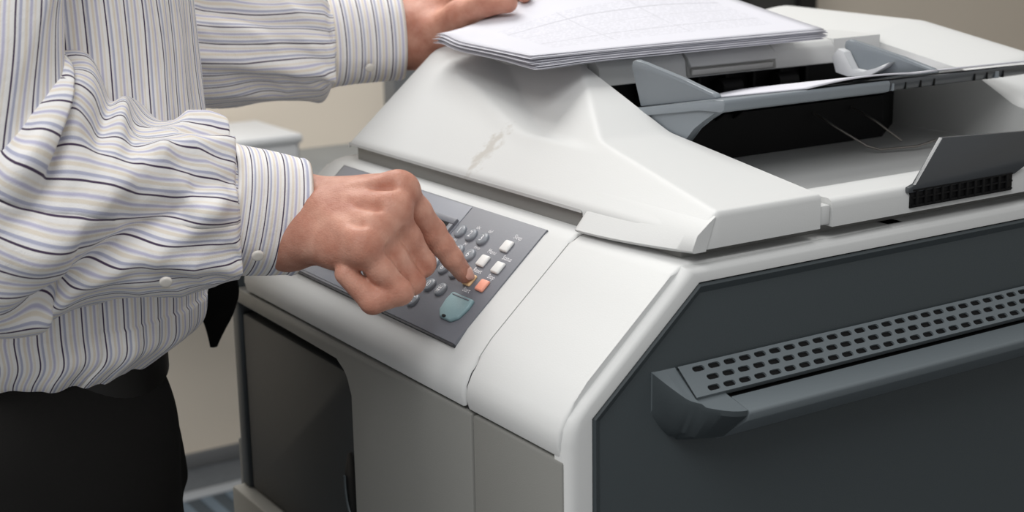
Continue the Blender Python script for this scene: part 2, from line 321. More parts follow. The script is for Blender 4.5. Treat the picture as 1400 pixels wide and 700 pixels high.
# vent grille, fairing and handle on the side panel
def fair_d(y): t = min(1, max(0, (y - 0.052) / 0.050)); return 0.0435 * math.sin(t * math.pi / 2) ** 0.9
bm = bmesh.new(); prev = None
for y in lins(0.052, 0.1005, 22):
    dd = max(fair_d(y), 0.0005); zt = 0.9219 if y < 0.0737 else 0.9200
    d1 = min(dd, 0.0215); z1 = zt - 0.797 * d1; z2 = z1 - 0.25 * (dd - d1)
    sec = [(-0.004, zt + 0.0015), (d1, z1), (dd, z2), (dd * 0.985, z2 - 0.004), (dd * 0.45, z2 - 0.026), (-0.004, z2 - 0.034)]
    r = [bm.verts.new((x, y, z)) for x, z in sec]
    if prev:
        for i in range(len(r) - 1):
            fq = bm.faces.new((prev[i], prev[i + 1], r[i + 1], r[i])); fq.material_index = 0 if i < 2 else 1
    else: bm.faces.new(r)
    prev = r
bm.faces.new(prev[::-1])
from_bm('handle_fairing', bm, [M_grille, M_dark], sp_, angle=30)
bar = [(0.0245, 0.9020), (0.0435, 0.8972), (0.0445, 0.8950), (0.0425, 0.8890), (0.010, 0.866), (-0.003, 0.866), (-0.003, 0.872), (0.0245, 0.894)]
prism('side_handle', bar, 1, 0.1015, 0.665, M_grille, sp_, bev=0.001)
# grille plate with pierced slots, laid out in (y, s): s runs down the sloped plate
g0 = Vector((0.0008, 0, 0.9215)); g1 = Vector((0.0215, 0, 0.9050)); gdir = (g1 - g0); glen = gdir.length; gdir.normalize(); gn = Vector((0.6235, 0, 0.7818))
def gp_(y, s, h=0.0012): return g0 + gdir * s + gn * h + Vector((0, y, 0))
bm = bmesh.new(); pitch = 0.01415; rowh = glen / 3.15; s0 = (glen - 3 * rowh) / 2
def hole(yc, s_c):
    o_ = []; i_ = []; L, H = 0.0053, 0.0023
    for k in range(16):
        a = 2 * math.pi * k / 16; cxx = (L - H) * (1 if math.cos(a) > 0.01 else (-1 if math.cos(a) < -0.01 else 0)); i_.append((yc + cxx + H * math.cos(a), s_c + H * math.sin(a)))
        m_ = max(abs(math.cos(a)), abs(math.sin(a))); o_.append((yc + pitch / 2 * math.cos(a) / m_, s_c + rowh / 2 * math.sin(a) / m_))
    return o_, i_
nslot = 40
for row in range(3):
    s_c = s0 + rowh * (row + 0.5); off = (0.0, 0.0076, 0.0030)[row]
    for i in range(nslot):
        yc = 0.0885 + off + i * pitch; o_, i_ = hole(yc, s_c)
        A = [bm.verts.new(gp_(*p)) for p in o_]; B = [bm.verts.new(gp_(*p)) for p in i_]; Cv = [bm.verts.new(gp_(p[0], p[1], -0.0006)) for p in i_]
        for k in range(16):
            bm.faces.new((A[k], A[(k + 1) % 16], B[(k + 1) % 16], B[k])); bm.faces.new((B[k], B[(k + 1) % 16], Cv[(k + 1) % 16], Cv[k]))
    ya, yb = 0.0885 + off - pitch / 2, 0.0885 + off + (nslot - 0.5) * pitch
    for (p, q) in ((0.0730, ya), (yb, 0.665)):
        if q - p > 1e-4: bm.faces.new([bm.verts.new(gp_(*v)) for v in ((p, s_c - rowh / 2), (q, s_c - rowh / 2), (q, s_c + rowh / 2), (p, s_c + rowh / 2))])
for (sa, sb) in ((0, s0), (glen - s0, glen)):
    bm.faces.new([bm.verts.new(gp_(*v)) for v in ((0.0730, sa), (0.665, sa), (0.665, sb), (0.0730, sb))])
bm.faces.new([bm.verts.new(v) for v in (gp_(0.073, glen), gp_(0.665, glen), gp_(0.665, glen, -0.004), gp_(0.073, glen, -0.004))])
bm.faces.new([bm.verts.new(v) for v in (gp_(0.073, 0), gp_(0.665, 0), gp_(0.665, 0, -0.004), gp_(0.073, 0, -0.004))])
gr = from_bm('vent_grille', bm, M_grille, sp_, smooth=False)
bm = bmesh.new(); bm.faces.new([bm.verts.new(v) for v in (gp_(0.075, 0.0005, -0.0004), gp_(0.66, 0.0005, -0.0004), gp_(0.66, glen - 0.0005, -0.0004), gp_(0.075, glen - 0.0005, -0.0004))]); from_bm('grille_backing', bm, M_black, sp_, smooth=False)
box('handle_slot', (0.0, 0.0235, 0.1010, 0.664, 0.880, 0.9), M_black, sp_)
# ------------------------------------------------------------------ control panel
BV, BN = Vector((0, 0.74923, 0.66231)), Vector((0, -0.66231, 0.74923))
PM = Matrix(((1, BV.x, BN.x, 0), (0, BV.y, BN.y, 0.024), (0, BV.z, BN.z, 0.943), (0, 0, 0, 1)))
cpn = box('control_panel', (-0.505, -0.1600, -0.0455, 0.069, -0.003, 0.0012), M_panel, CP, bev=0.0006, xf=PM)
box('panel_gasket', (-0.5065, -0.1602, -0.0472, 0.0690, -0.003, 0.0006), M_gasket, cpn, xf=PM)
box('display_plate', (-0.503, -0.268, -0.0435, 0.0675, 0.0, 0.0018), M_panel2, cpn, bev=0.0005, xf=PM)
# display frame
bm = bmesh.new()
for b in ((-0.42, -0.270, 0.046, 0.052, 0.001, 0.0045), (-0.42, -0.270, -0.032, -0.026, 0.001, 0.0045), (-0.276, -0.270, -0.026, 0.046, 0.001, 0.0045), (-0.42, -0.414, -0.026, 0.046, 0.001, 0.0045)): bm_box(bm, *b, bev=0.0008)
from_bm('display_frame', bm, M_panel, cpn, xf=PM)
bm = bmesh.new()
for b in ((-0.414, -0.276, 0.0405, 0.046, 0.001, 0.0042), (-0.2785, -0.276, -0.026, 0.0405, 0.001, 0.004)): bm_box(bm, *b)
from_bm('display_bezel', bm, M_black, cpn, xf=PM)
box('display_screen', (-0.414, -0.2785, -0.026, 0.0405, 0.001, 0.0024), M_screen, cpn, xf=PM)
def dome(bm, x, y, rx, ry, z0, h):
    rings = []; N = 20
    for k, (rr, zz) in enumerate(((1.0, 0), (1.0, 0.45), (0.93, 0.8), (0.75, 0.96), (0.45, 1.0))):
        rings.append([bm.verts.new((x + rx * rr * math.cos(2 * math.pi * i / N), y + ry * rr * math.sin(2 * math.pi * i / N), z0 + h * zz)) for i in range(N)])
    for A, B in zip(rings, rings[1:]):
        for i in range(N): bm.faces.new((A[i], A[(i + 1) % N], B[(i + 1) % N], B[i]))
    bm.faces.new(rings[-1])
def digit(ch, x, s, sub=''):
    bm = bmesh.new(); dome(bm, x, s, 0.0064, 0.0062, 0.0010, 0.0026); text_bm(bm, ch, 0.0085, x, s, 0.0038)
    o = from_bm('digit_key', bm, [M_key, M_ink], cpn, xf=PM, angle=50); return o
cols = [-0.2570, -0.2400, -0.2225]; rows = [0.0430, 0.0260, 0.0080, -0.0100]
for k, ch in enumerate('123456789*0#'): digit(ch, cols[k % 3], rows[k // 3])
digit('C', -0.2445, -0.0275)
bm = bmesh.new()
for k, t in {1: 'abc', 2: 'def', 3: 'ghi', 4: 'jkl', 5: 'mno', 6: 'pqrs', 7: 'tuv', 8: 'wxyz'}.items(): text_bm(bm, t, 0.0046, cols[k % 3] + 0.001, rows[k // 3] + 0.0088, 0.0014)
for t, x, s in (('Sleep', -0.184, 0.0545), ('Menu', -0.200, 0.0355), ('Status', -0.177, 0.0345), ('Reset', -0.199, 0.0165), ('Stop', -0.178, 0.0155), ('Start', -0.1935, -0.0020)): text_bm(bm, t, 0.0058, x, s, 0.0014, squash=0.9)
from_bm('key_lettering', bm, [M_ink, M_ink], cpn, xf=PM, smooth=False)
def rect_key(x, s, m, wx=0.0056, ws=0.0054, h=0.0026, name='function_key'):
    o = box(name, (x - wx, x + wx, s - ws, s + ws, 0.0006, 0.0010 + h), m, cpn, bev=0.0016, seg=3, xf=PM)
    return o
for x, s, m in ((-0.188, 0.044, M_keyw), (-0.201, 0.0255, M_keyw), (-0.178, 0.0245, M_keyw), (-0.1985, 0.0065, M_keyo), (-0.179, 0.0060, M_keyr)): rect_key(x, s, m)
# start key: shield shape
sp2 = [(-0.0125, 0.0165), (0.0125, 0.0165), (0.0135, 0.006), (0.0115, -0.008), (0.006, -0.0145), (-0.006, -0.0145), (-0.0115, -0.008), (-0.0135, 0.006)]
bm = bmesh.new(); bm_prism(bm, [(-0.1885 + a * 1.22, -0.0205 + b * 0.76) for a, b in sp2], 2, 0.0005, 0.0045, bev=0.0018, seg=3); from_bm('start_key', bm, M_keyg, cpn, xf=PM)
bm = bmesh.new(); dome(bm, -0.1905, -0.0295, 0.0030, 0.0013, 0.0042, 0.0006); from_bm('start_lamp', bm, M_black, cpn, xf=PM)
bm = bmesh.new(); bm_box(bm, -0.2005, -0.1765, -0.0108, -0.0098, 0.0044, 0.0050, bev=0.0002); from_bm('key_ridge', bm, M_panel, cpn, xf=PM)
# ------------------------------------------------------------------ scanner lid / document feeder
SC = box('scanner_frame', (-0.512, -0.02, 0.0925, 0.70, 0.985, 1.008), M_skirt, CP, bev=0.002)
def S_(y): return 1.0095 + 0.85 * (y - 0.088)
RT = [(-0.52, 1.096), (-0.300, 1.096), (-0.174, 1.050), (0.0, 1.0265)]
def R_(x): return sum(lerp_tab(RT, x + d) for d in (-0.005, -0.0025, 0, 0.0025, 0.005)) / 5
c2 = Vector((-0.250, 0.135, 1.0415)); c1 = Vector((-0.428, 0.21, 1.0855)); G_ = Vector((-0.382, 0.152, 1.0640)); L_ = Vector((-0.174, 0.140, 1.0540))
nL = (c1 - c2).cross(G_ - c2); nR = (c1 - c2).cross(L_ - c2)
def plane_z(nn, p, x, y): return p.z - (nn.x * (x - p.x) + nn.y * (y - p.y)) / nn.z
def lid_z(x, y):
    z = smin(S_(y), R_(x), 0.002)
    dn = smax(smax(plane_z(nL, c2, x, y), plane_z(nR, c2, x, y), 0.0012), 1.0445, 0.004)
    z = smin(z, dn, 0.0030)
    e = max(edge_round(y - 0.088, 0.004), edge_round(x + 0.52, 0.007), edge_round(-x, 0.004))
    return z - e
bm = bmesh.new()
xs = lins(-0.52, -0.50, 9) + lins(-0.498, -0.010, 210) + lins(-0.006, 0.0, 5); ys = lins(0.088, 0.096, 7) + lins(0.0975, 0.205, 76)
def lid_b(x, y): return 1.0015 if x > -0.128 else (1.0015 + 0.0045 * sstep(-0.128, -0.134, x) if x > -0.134 else 1.006)
def lid_b(x, y): return 1.0015 + 0.0065 * (1 - sstep(-0.134, -0.130, x)) if y < 0.15 or x > -0.134 else 1.004
heightfield(bm, xs, ys, lid_z, lid_b)
def rear_z(x, y):
    t = (y - 0.56) / 0.16; c = lerp_tab([(-0.52, 1.098), (-0.315, 1.094), (-0.17, 1.070), (-0.12, 1.045), (0.0, 1.024)], x)
    b = 0.013 * (1 - sstep(-0.16, 0.0, x)) * math.sin(min(1, t * 1.25) * math.pi / 2); drop = 0.09 * max(0, t - 0.45) ** 2 * 2
    return c + b - drop - max(edge_round(-x, 0.006), edge_round(x + 0.52, 0.01), edge_round(0.72 - y, 0.01))
heightfield(bm, lins(-0.52, 0.0, 90), lins(0.56, 0.72, 36), rear_z, lambda x, y: 1.0015)
heightfield(bm, lins(-0.52, -0.300, 12), [0.205, 0.214], lambda x, y: 1.096 - edge_round(x + 0.52, 0.007), lambda x, y: 1.004)
heightfield(bm, lins(-0.52, -0.287, 12), [0.497, 0.56], lambda x, y: 1.097, lambda x, y: 1.0735)
heightfield(bm, lins(-0.52, -0.505, 5), [0.214, 0.497], lambda x, y: 1.096 - edge_round(x + 0.52, 0.007), lambda x, y: 1.004)
LID = from_bm('feeder_lid', bm, M_scuff, CP, angle=42)
# deep skirt on the right end of the lid
bm = bmesh.new(); prev = None; NX = 40
for i in range(NX + 1):
    x = -0.1305 + 0.1311 * i / NX; t = i / NX; yb = 0.0775 + 0.0080 * t ** 1.6; zb = 0.9932 + 0.0072 * t ** 1.6; xl = min(x, -0.005); e = edge_round(x + 0.1305, 0.005) if i < NX else 0
    sec = [(yb + 0.012, zb), (yb + 0.0018 + e, zb), (yb + 0.0004 + e, zb + 0.0008), (yb + e, zb + 0.0022), (0.0900 + e * 0.5, (zb + 0.0022) * 0.42 + 0.58 * lid_z(xl, 0.100)), (0.1000, lid_z(xl, 0.1000) + 0.0003), (0.106, lid_z(xl, 0.106) - 0.0008)]
    r = [bm.verts.new((x, y, z)) for y, z in sec]
    if prev:
        for k in range(len(r) - 1): bm.faces.new((prev[k], prev[k + 1], r[k + 1], r[k]))
    else: bm.faces.new(r)
    prev = r
bm.faces.new(prev[::-1]); from_bm('lid_skirt', bm, M_white, CP, angle=45)
# feeder top cover with a latch
FCP = [(-0.504, 1.0975), (-0.305, 1.0985), (-0.290, 1.0960), (-0.2845, 1.0905), (-0.2820, 1.0745), (-0.290, 1.0735), (-0.504, 1.0735)]
fc = prism('feeder_cover', FCP, 1, 0.2145, 0.4965, M_white, CP, bev=0.0018)
prism('latch_pocket', [(-0.2905, 1.0972), (-0.2838, 1.0915), (-0.2806, 1.0755), (-0.292, 1.0755)], 1, 0.3105, 0.4185, M_skirt, fc, bev=0.0015)
lt = prism('latch_handle', [(-0.2915, 1.0985), (-0.2830, 1.0928), (-0.2775, 1.0850), (-0.2800, 1.0838), (-0.292, 1.086)], 1, 0.3125, 0.4165, M_white, fc, bev=0.0016)
prism('latch_lip', [(-0.2820, 1.0826), (-0.2782, 1.0818), (-0.2792, 1.0768), (-0.2820, 1.0766)], 1, 0.3145, 0.4120, M_grey_light, fc, bev=0.001)
box('feeder_throat', (-0.500, -0.305, 0.212, 0.555, 1.004, 1.0732), M_black, CP)
prism('throat_guard', [(-0.305, 0.2160), (-0.213, 0.2160), (-0.213, 0.490), (-0.262, 0.556), (-0.305, 0.556)], 2, 1.010, 1.0510, M_black, CP)
for y in lins(0.235, 0.47, 8): box('throat_fin', (-0.305, -0.296, y, y + 0.004, 1.045, 1.0725), M_black, CP, bev=0.001)
for y in (0.30, 0.37, 0.44):
    tube('feed_roller', [(-0.294, y - 0.012, 1.060), (-0.294, y + 0.012, 1.060)], 0.009, M_black, CP, n=16)
# output bed
def bed_z(x, y):
    z = 1.0120 + 0.0100 * sstep(-0.085, -0.030, x) - 0.004 * math.exp(-((x + 0.13) / 0.05) ** 2)
    return z - edge_round(0.0005 - x, 0.007)
bm = bmesh.new(); bxs = lins(-0.304, -0.010, 50) + lins(-0.007, 0.0005, 7)
heightfield(bm, bxs, lins(0.2165, 0.559, 12), bed_z, lambda x, y: 1.0015)
bed = from_bm('output_bed', bm, M_white, CP, angle=50)
box('bed_hinge', (-0.012, -0.001, 0.206, 0.216, 1.003, 1.018), M_white, CP, bev=0.002)
# end stop: smoked flap over a ribbed black slot
fl = prism('end_stop', [(0.292, 1.0215), (0.300, 1.0225), (0.326, 1.0560), (0.470, 1.0490), (0.474, 1.0460), (0.440, 1.0300), (0.412, 1.0180), (0.292, 1.0170)], 0, -0.0010, 0.0028, M_smoke, CP, bev=0.0008)
box('stop_slot', (-0.004, 0.0018, 0.2955, 0.4105, 1.0050, 1.0195), M_black, fl, bev=0.0005)
for i in range(12):
    y = 0.3000 + i * 0.0092; box('slot_rib', (0.0012, 0.0040, y, y + 0.0022, 1.0062, 1.0185), M_black, fl, bev=0.0004)
for z in (1.0065, 1.0125, 1.0182): box('slot_rail', (0.0012, 0.0034, 0.297, 0.409, z, z + 0.0012), M_black, fl)
# input tray
TX0, TX1 = -0.272, -0.108
def tz(x): return 1.0555 + (x + 0.27) * 0.175
TRP = [(TX0, tz(TX0)), (TX1 - 0.01, tz(TX1 - 0.01)), (TX1, tz(TX1) - 0.0005), (TX1 + 0.0015, tz(TX1) - 0.003), (TX1 + 0.0005, tz(TX1) - 0.0095), (TX1 - 0.006, tz(TX1) - 0.0115), (TX1 - 0.03, tz(TX1) - 0.011), (TX0, tz(TX0) - 0.008)]
tr = prism('input_tray', TRP, 1, 0.2045, 0.385, M_tray, CP, bev=0.001)
prism('tray_extension', [(p[0], p[1] + (0.0 if i < 4 else 0.001)) for i, p in enumerate(TRP)], 1, 0.385, 0.5575, M_smoke, tr, bev=0.0008)
for y, wd in ((0.3865, 0.003), (0.402, 0.0015), (0.420, 0.002), (0.4365, 0.002), (0.487, 0.002), (0.503, 0.002), (0.5145, 0.006), (0.524, 0.002)): box('tray_rib', (TX1 - 0.004, TX1 + 0.0020, y, y + wd * 0.7, tz(TX1) - 0.0090, tz(TX1) - 0.0030), M_black if wd < 0.003 else M_tray, tr)
# support wall under the front end of the tray with its curved cut-out, in (x, z)
wall_ = [(-0.262, tz(-0.262) - 0.004), (-0.262, 1.018), (-0.176, 1.018), (-0.168, 1.030), (-0.158, 1.045), (-0.146, 1.057), (-0.133, 1.0655), (-0.118, 1.0715), (-0.112, tz(-0.112) - 0.006)]
prism('tray_support', wall_, 1, 0.2065, 0.2150, M_tray, tr, bev=0.0012)
for i in range(5): prism('tray_web', [(-0.262, tz(-0.262) - 0.008), (-0.19 + 0.0, tz(-0.19) - 0.009), (-0.215, 1.045), (-0.262, 1.035)], 1, 0.226 + i * 0.02, 0.228 + i * 0.02, M_black, tr)
def fin(y0, y1, nm):
    P_ = [(-0.2165, tz(-0.2165) + 0.001), (-0.2290, 1.098), (-0.2275, 1.1025), (-0.2230, 1.1040), (-0.2150, 1.1025), (-0.160, 1.0935), (-0.124, 1.0865), (-0.1205, 1.0840), (-0.1205, tz(-0.1205) + 0.001)]
    return prism(nm, P_, 1, y0, y1, M_tray, tr, bev=0.001)
fin(0.2080, 0.2140, 'paper_guide')
f2 = fin(0.4530, 0.4590, 'paper_guide')
bm = bmesh.new()
hk = [(-0.236, 1.088), (-0.228, 1.096), (-0.220, 1.094), (-0.210, 1.078), (-0.196, 1.077), (-0.180, 1.0825), (-0.165, 1.0890), (-0.170, 1.0840), (-0.190, 1.0735), (-0.215, 1.0715), (-0.230, 1.074)]
bm_prism(bm, hk, 1, 0.444, 0.4525, bev=0.001); from_bm('guide_clip', bm, M_box, tr)
# wire paper lifter
tube('wire_lifter', [(-0.262, 0.400, 1.058), (-0.205, 0.402, 1.040), (-0.190, 0.405, 1.0330), (-0.168, 0.424, 1.0160), (-0.160, 0.432, 1.0130), (-0.152, 0.470, 1.0130), (-0.150, 0.492, 1.0165)], 0.0011, M_steel, CP)
tube('wire_lifter', [(-0.262, 0.447, 1.058), (-0.200, 0.449, 1.040), (-0.184, 0.452, 1.0330), (-0.168, 0.468, 1.0160)], 0.0011, M_steel, CP)
# ------------------------------------------------------------------ loose sheets
def sheet(name, A, B, D, C_, sag, m, label, group, th=0.00025, curl=0.0):
    A, B, C_, D = map(Vector, (A, B, C_, D)); N = 22; me = bpy.data.meshes.new(name); vs = []; fs = []; uvs = []
    for i in range(N + 1):
        for j in range(N + 1):
            u, v = i / N, j / N; p = A * (1 - u) * (1 - v) + B * u * (1 - v) + D * (1 - u) * v + C_ * u * v
            p.z += sag(u, v); vs.append(p); uvs.append((u, v))
    for i in range(N):
        for j in range(N): a = i * (N + 1) + j; fs.append((a, a + N + 1, a + N + 2, a + 1))
    me.from_pydata([tuple(v) for v in vs], [], fs); ul = me.uv_layers.new(name='UVMap')
    for l in me.loops: ul.data[l.index].uv = uvs[l.vertex_index]
    o = finish(name, me, m, None, angle=60); md = o.modifiers.new('thick', 'SOLIDIFY'); md.thickness = th; md.offset = 0
    return tag(o, label, 'paper', group)
rnd = random.Random(3); NS = 12
def pile_z(u, v):                                            # the shape the whole sheaf takes, held up by the hand at the far side
    z = 1.0985 * (1 - u) * (1 - v) + 1.1045 * u * (1 - v) + 1.0985 * (1 - u) * v + 1.130 * u * v
    z += 0.0265 * sstep(0.0, 0.45, u) * (1 - sstep(0.6, 1.1, u)) * max(v, 0) ** 2 + 0.004 * math.exp(-(u / 0.10) ** 2 - ((v - 0.92) / 0.12) ** 2)
    return z
for k in range(NS):
    f = k / (NS - 1); top = k == NS - 1; dx = 0.0 if top else rnd.uniform(-0.004, 0.004); dy = 0.0 if top else rnd.uniform(-0.004, 0.004); sx = -0.012 * f
    A = (-0.268 + dx + sx, 0.141 + dy, 0); B = (-0.236 + dx + sx * 0.2, 0.436 + dy, 0); D = (-0.476 + dx, 0.163 + dy, 0); C_ = (-0.446 + dx, 0.462 + dy, 0)
    ph = rnd.uniform(0, 6.28); am = rnd.uniform(0.00005, 0.00018)
    def sag(u, v, f=f, ph=ph, am=am, k=k, dx=dx, dy=dy, sx=sx):
        uu = u + dy / 0.297; vv = v - (dx + sx * (1 - v) * (1 - 0.8 * u)) / 0.21
        z = pile_z(uu, vv) + 0.0088 * f + am * math.sin(u * 9 + ph) * (1 - v)
        return z - 0.0022 * math.exp(-(u / 0.12) ** 2 - (v / 0.2) ** 2) * (1 - f)
    sheet('paper_sheet', A, B, D, C_, sag, M_print if top else M_paper, 'printed form lying uppermost on the sheaf under the hand' if top else 'white sheet in the sheaf under the printed form', 'sheaf of papers on the feeder')
def flat(z0): return lambda u, v: z0 + 0.006 * math.exp(-((u) / 0.10) ** 2) * 0 
sheet('tray_paper', (-0.1085, 0.292, tz(-0.1085) + 0.0010), (-0.1085, 0.4430, tz(-0.1085) + 0.0035), (-0.258, 0.305, tz(-0.258) + 0.0010), (-0.258, 0.4430, tz(-0.258) + 0.0035), lambda u, v: 0.0045 * math.sin(math.pi * min(1, u * 1.2)) * 0.7, M_paper, 'white sheet in the feeder tray between the two guides', None, th=0.0015)
sheet('tray_paper', (-0.1080, 0.4605, tz(-0.108) + 0.0035), (-0.1080, 0.5575, tz(-0.108) + 0.0025), (-0.258, 0.4605, tz(-0.258) + 0.0035), (-0.258, 0.5575, tz(-0.258) + 0.0025), lambda u, v: 0.0, M_paper, 'white sheet on the smoked end of the feeder tray', None, th=0.0015)
# ------------------------------------------------------------------ the person
import openvdb
PO = (-0.49, -0.22, 0.0)
PR = thing('person', PO, 'person in striped shirt and dark trousers pressing a copier key', 'person')
class SDF:
    def __init__(s, lo, hi, h):
        s.h = h; s.lo = np.array(lo, np.float32); n = np.ceil((np.array(hi) - s.lo) / h).astype(int) + 1
        g = np.indices(n).astype(np.float32) * h; s.P = [g[i] + s.lo[i] for i in range(3)]; s.d = np.full(n, 1.0, np.float32)
    def cone(s, a, b, ra, rb, k=0.0, sub=False):
        a = np.array(a, np.float32); b = np.array(b, np.float32); ab = b - a; L = float(ab @ ab) + 1e-12
        q = [s.P[i] - a[i] for i in range(3)]; t = np.clip((q[0] * ab[0] + q[1] * ab[1] + q[2] * ab[2]) / L, 0, 1)
        d = np.sqrt((q[0] - t * ab[0]) ** 2 + (q[1] - t * ab[1]) ** 2 + (q[2] - t * ab[2]) ** 2) - (ra + (rb - ra) * t)
        s.add(d, k, sub)
    def ell(s, c, r, k=0.0, rot=None, sub=False):
        q = [s.P[i] - c[i] for i in range(3)]
        if rot is not None: q = [sum(rot[j][i] * q[i] for i in range(3)) for j in range(3)]
        k0 = np.sqrt(sum((q[i] / r[i]) ** 2 for i in range(3))); s.add((k0 - 1) * min(r), k, sub)
    def add(s, d, k, sub=False):
        if sub:
            d = -d; h = np.maximum(k - np.abs(s.d - d), 0) / max(k, 1e-9); s.d = np.maximum(s.d, d) + h * h * k * 0.25; return
        h = np.maximum(k - np.abs(s.d - d), 0) / max(k, 1e-9); s.d = np.minimum(s.d, d) - h * h * k * 0.25
    def mesh(s):
        g = openvdb.FloatGrid(3.0); g.copyFromArray(np.clip(s.d / s.h, -3, 3).astype(np.float32)); p, q = g.convertToQuads(0.0)
        return np.array(p) * s.h + s.lo, np.array(q)
def V3(*a): return np.array(a, float)
def joined(parts):
    vs = []; fs = []; o = 0
    for p, q in parts: vs.append(p); fs += [tuple(int(i) + o for i in f[::-1]) for f in q]; o += len(p)
    return np.concatenate(vs), fs
def smooth_mesh(name, v, f, m, parent, it=2):
    me = bpy.data.meshes.new(name); me.from_pydata([tuple(map(float, p)) for p in v], [], f)
    bm = bmesh.new(); bm.from_mesh(me)
    for _ in range(it): bmesh.ops.smooth_vert(bm, verts=bm.verts, factor=0.4, use_axis_x=True, use_axis_y=True, use_axis_z=True)
    bmesh.ops.recalc_face_normals(bm, faces=bm.faces); bm.to_mesh(me); bm.free(); return finish(name, me, m, parent, angle=180)
# right hand joints
RE = V3(-0.3047, -0.3454, 1.0445)
J = dict(W=(-.256, -.0985, 1.0023), I1=(-.1933, -.0331, 1.0286), I2=(-.1979, -.0046, .9918), I3=(-.1947, .0101, .9696), I4=(-.1984, .0226, .9543),
         M1=(-.1795, -.0481, 1.0162), M2=(-.1832, -.0235, .9731), M3=(-.2081, -.0402, .9812), M4=(-.1985, -.0507, .9981),
         R1=(-.1753, -.066, 1.0046), R2=(-.174, -.0375, .9635), R3=(-.1996, -.054, .9690), R4=(-.1906, -.0637, .9865),
         P1=(-.168, -.0790, .9955), P2=(-.158, -.0563, .9625), P3=(-.165, -.0745, .9560), P4=(-.177, -.0895, .9765))
J = {k: V3(*v) for k, v in J.items()}
def hand(s, J, E, thumb, thumb_r=(0.014, 0.0118, 0.0108, 0.0085)):
    W = J['W']; ac = J['P1'] - J['I1']; ac /= np.linalg.norm(ac); d = J['M1'] - W; d /= np.linalg.norm(d); nrm = np.cross(ac, d)
    # forearm and wrist: two bones side by side
    fd = W - E; fd /= np.linalg.norm(fd); fa = ac - fd * (ac @ fd); fa /= np.linalg.norm(fa)
    for sg in (-1, 1): s.cone(E + fa * 0.010 * sg, W + fa * 0.0160 * sg, 0.019, 0.0235, 0.012)
    s.cone(E, W, 0.026, 0.024, 0.012)
    r1 = dict(I=0.0138, M=0.0140, R=0.0134, P=0.0124)
    for i, k in enumerate('IMRP'):
        b = W + ac * (-0.016 + 0.0105 * i) + d * 0.012
        s.cone(b, J[k + '1'] - nrm * 0.002, 0.0215, r1[k], 0.014)
        mid = b * 0.35 + J[k + '1'] * 0.65 - nrm * 0.006; s.cone(mid, mid + d * 0.012, 0.0125, 0.0125, 0.014)
        s.ell(J[k + '1'] + nrm * 0.0016, (0.0118, 0.0118, 0.0118), 0.008)
    rr = dict(I=(0.0112, 0.0098, 0.0084, 0.0072), M=(0.0112, 0.0104, 0.0090, 0.0078), R=(0.0108, 0.0100, 0.0086, 0.0074), P=(0.0102, 0.0100, 0.0092, 0.0080))
    for k in 'IMRP':
        f = SDF.__new__(SDF); f.h, f.lo, f.P = s.h, s.lo, s.P; f.d = np.full_like(s.d, 1.0); r = rr[k]
        m12 = J[k + '1'] * 0.5 + J[k + '2'] * 0.5
        f.cone(J[k + '1'], m12, r[0] * 1.04, r[0] * 0.97, 0.004); f.cone(m12, J[k + '2'], r[0] * 0.97, r[1], 0.004)
        m23 = J[k + '2'] * 0.5 + J[k + '3'] * 0.5
        f.cone(J[k + '2'], m23, r[1], r[1] * 0.93, 0.002); f.cone(m23, J[k + '3'], r[1] * 0.93, r[2], 0.003); f.cone(J[k + '3'], J[k + '4'], r[2], r[3], 0.003)
        f.ell(J[k + '2'], (r[1] * 1.06,) * 3, 0.003)
        kk = 0.0028; h = np.maximum(kk - np.abs(s.d - f.d), 0) / kk; s.d = np.minimum(s.d, f.d) - h * h * kk * 0.25
    for k1, k2 in (('I', 'M'), ('M', 'R'), ('R', 'P')):      # hollows between the knuckles
        c = (J[k1 + '1'] + J[k2 + '1']) / 2 + nrm * 0.0150 - d * 0.004; s.cone(c - d * 0.012, c + d * 0.004, 0.0024, 0.0042, 0.006, sub=True)
    for k1, k2 in (('I', 'M'), ('M', 'R'), ('R', 'P')):      # clefts between the fingers
        a = (J[k1 + '1'] + J[k2 + '1']) / 2; b = (J[k1 + '2'] + J[k2 + '2']) / 2; dv = b - a; ou = np.cross(dv, ac); ou /= np.linalg.norm(ou); ou = ou if ou @ (nrm + d) > 0 else -ou
        s.cone(a + dv * 0.25 + ou * 0.0120, b + ou * 0.0108, 0.0026, 0.0040, 0.004, sub=True)
    for k in 'IMRP':                                        # tendons
        s.cone(W + d * 0.02 + (J[k + '1'] - W) * 0.2 + nrm * 0.0165, J[k + '1'] + nrm * 0.0100, 0.004, 0.0042, 0.010)
    T = [V3(*t) for t in thumb]
    s.cone(W + ac * -0.012 + d * 0.01, T[0], 0.020, 0.017, 0.014)
    for i in range(3): s.cone(T[i], T[i + 1], thumb_r[i], thumb_r[i + 1], 0.006 if i else 0.012)
    s.cone(T[0] * 0.6 + T[1] * 0.4, J['I1'] * 0.55 + W * 0.45 - nrm * 0.01, 0.012, 0.013, 0.014)
    return ac, d, nrm
s1 = SDF((-0.335, -0.26, 0.90), (-0.13, 0.05, 1.08), 0.0014)
ac, dd_, nr = hand(s1, J, RE, [(-.247, -.070, .996), (-.243, -.036, .986), (-.226, -.014, .972), (-.213, -.006, .966)])
# wrinkles over the knuckles of the pressing finger: shallow grooves
for c, dirv in ((J['I2'], J['I3'] - J['I1']), (J['I3'], J['I4'] - J['I2'])):
    dv = dirv / np.linalg.norm(dirv); q = np.cross(dv, ac); q /= np.linalg.norm(q)
    up = nr - dv * (nr @ dv); up /= np.linalg.norm(up)
    for o_ in (-0.0032, 0.0, 0.0032):
        pc = c + dv * o_ + up * 0.0112; s1.cone(pc - ac * 0.006, pc + ac * 0.006, 0.0012, 0.0012, 0.0016, sub=True)
part1 = s1.mesh()
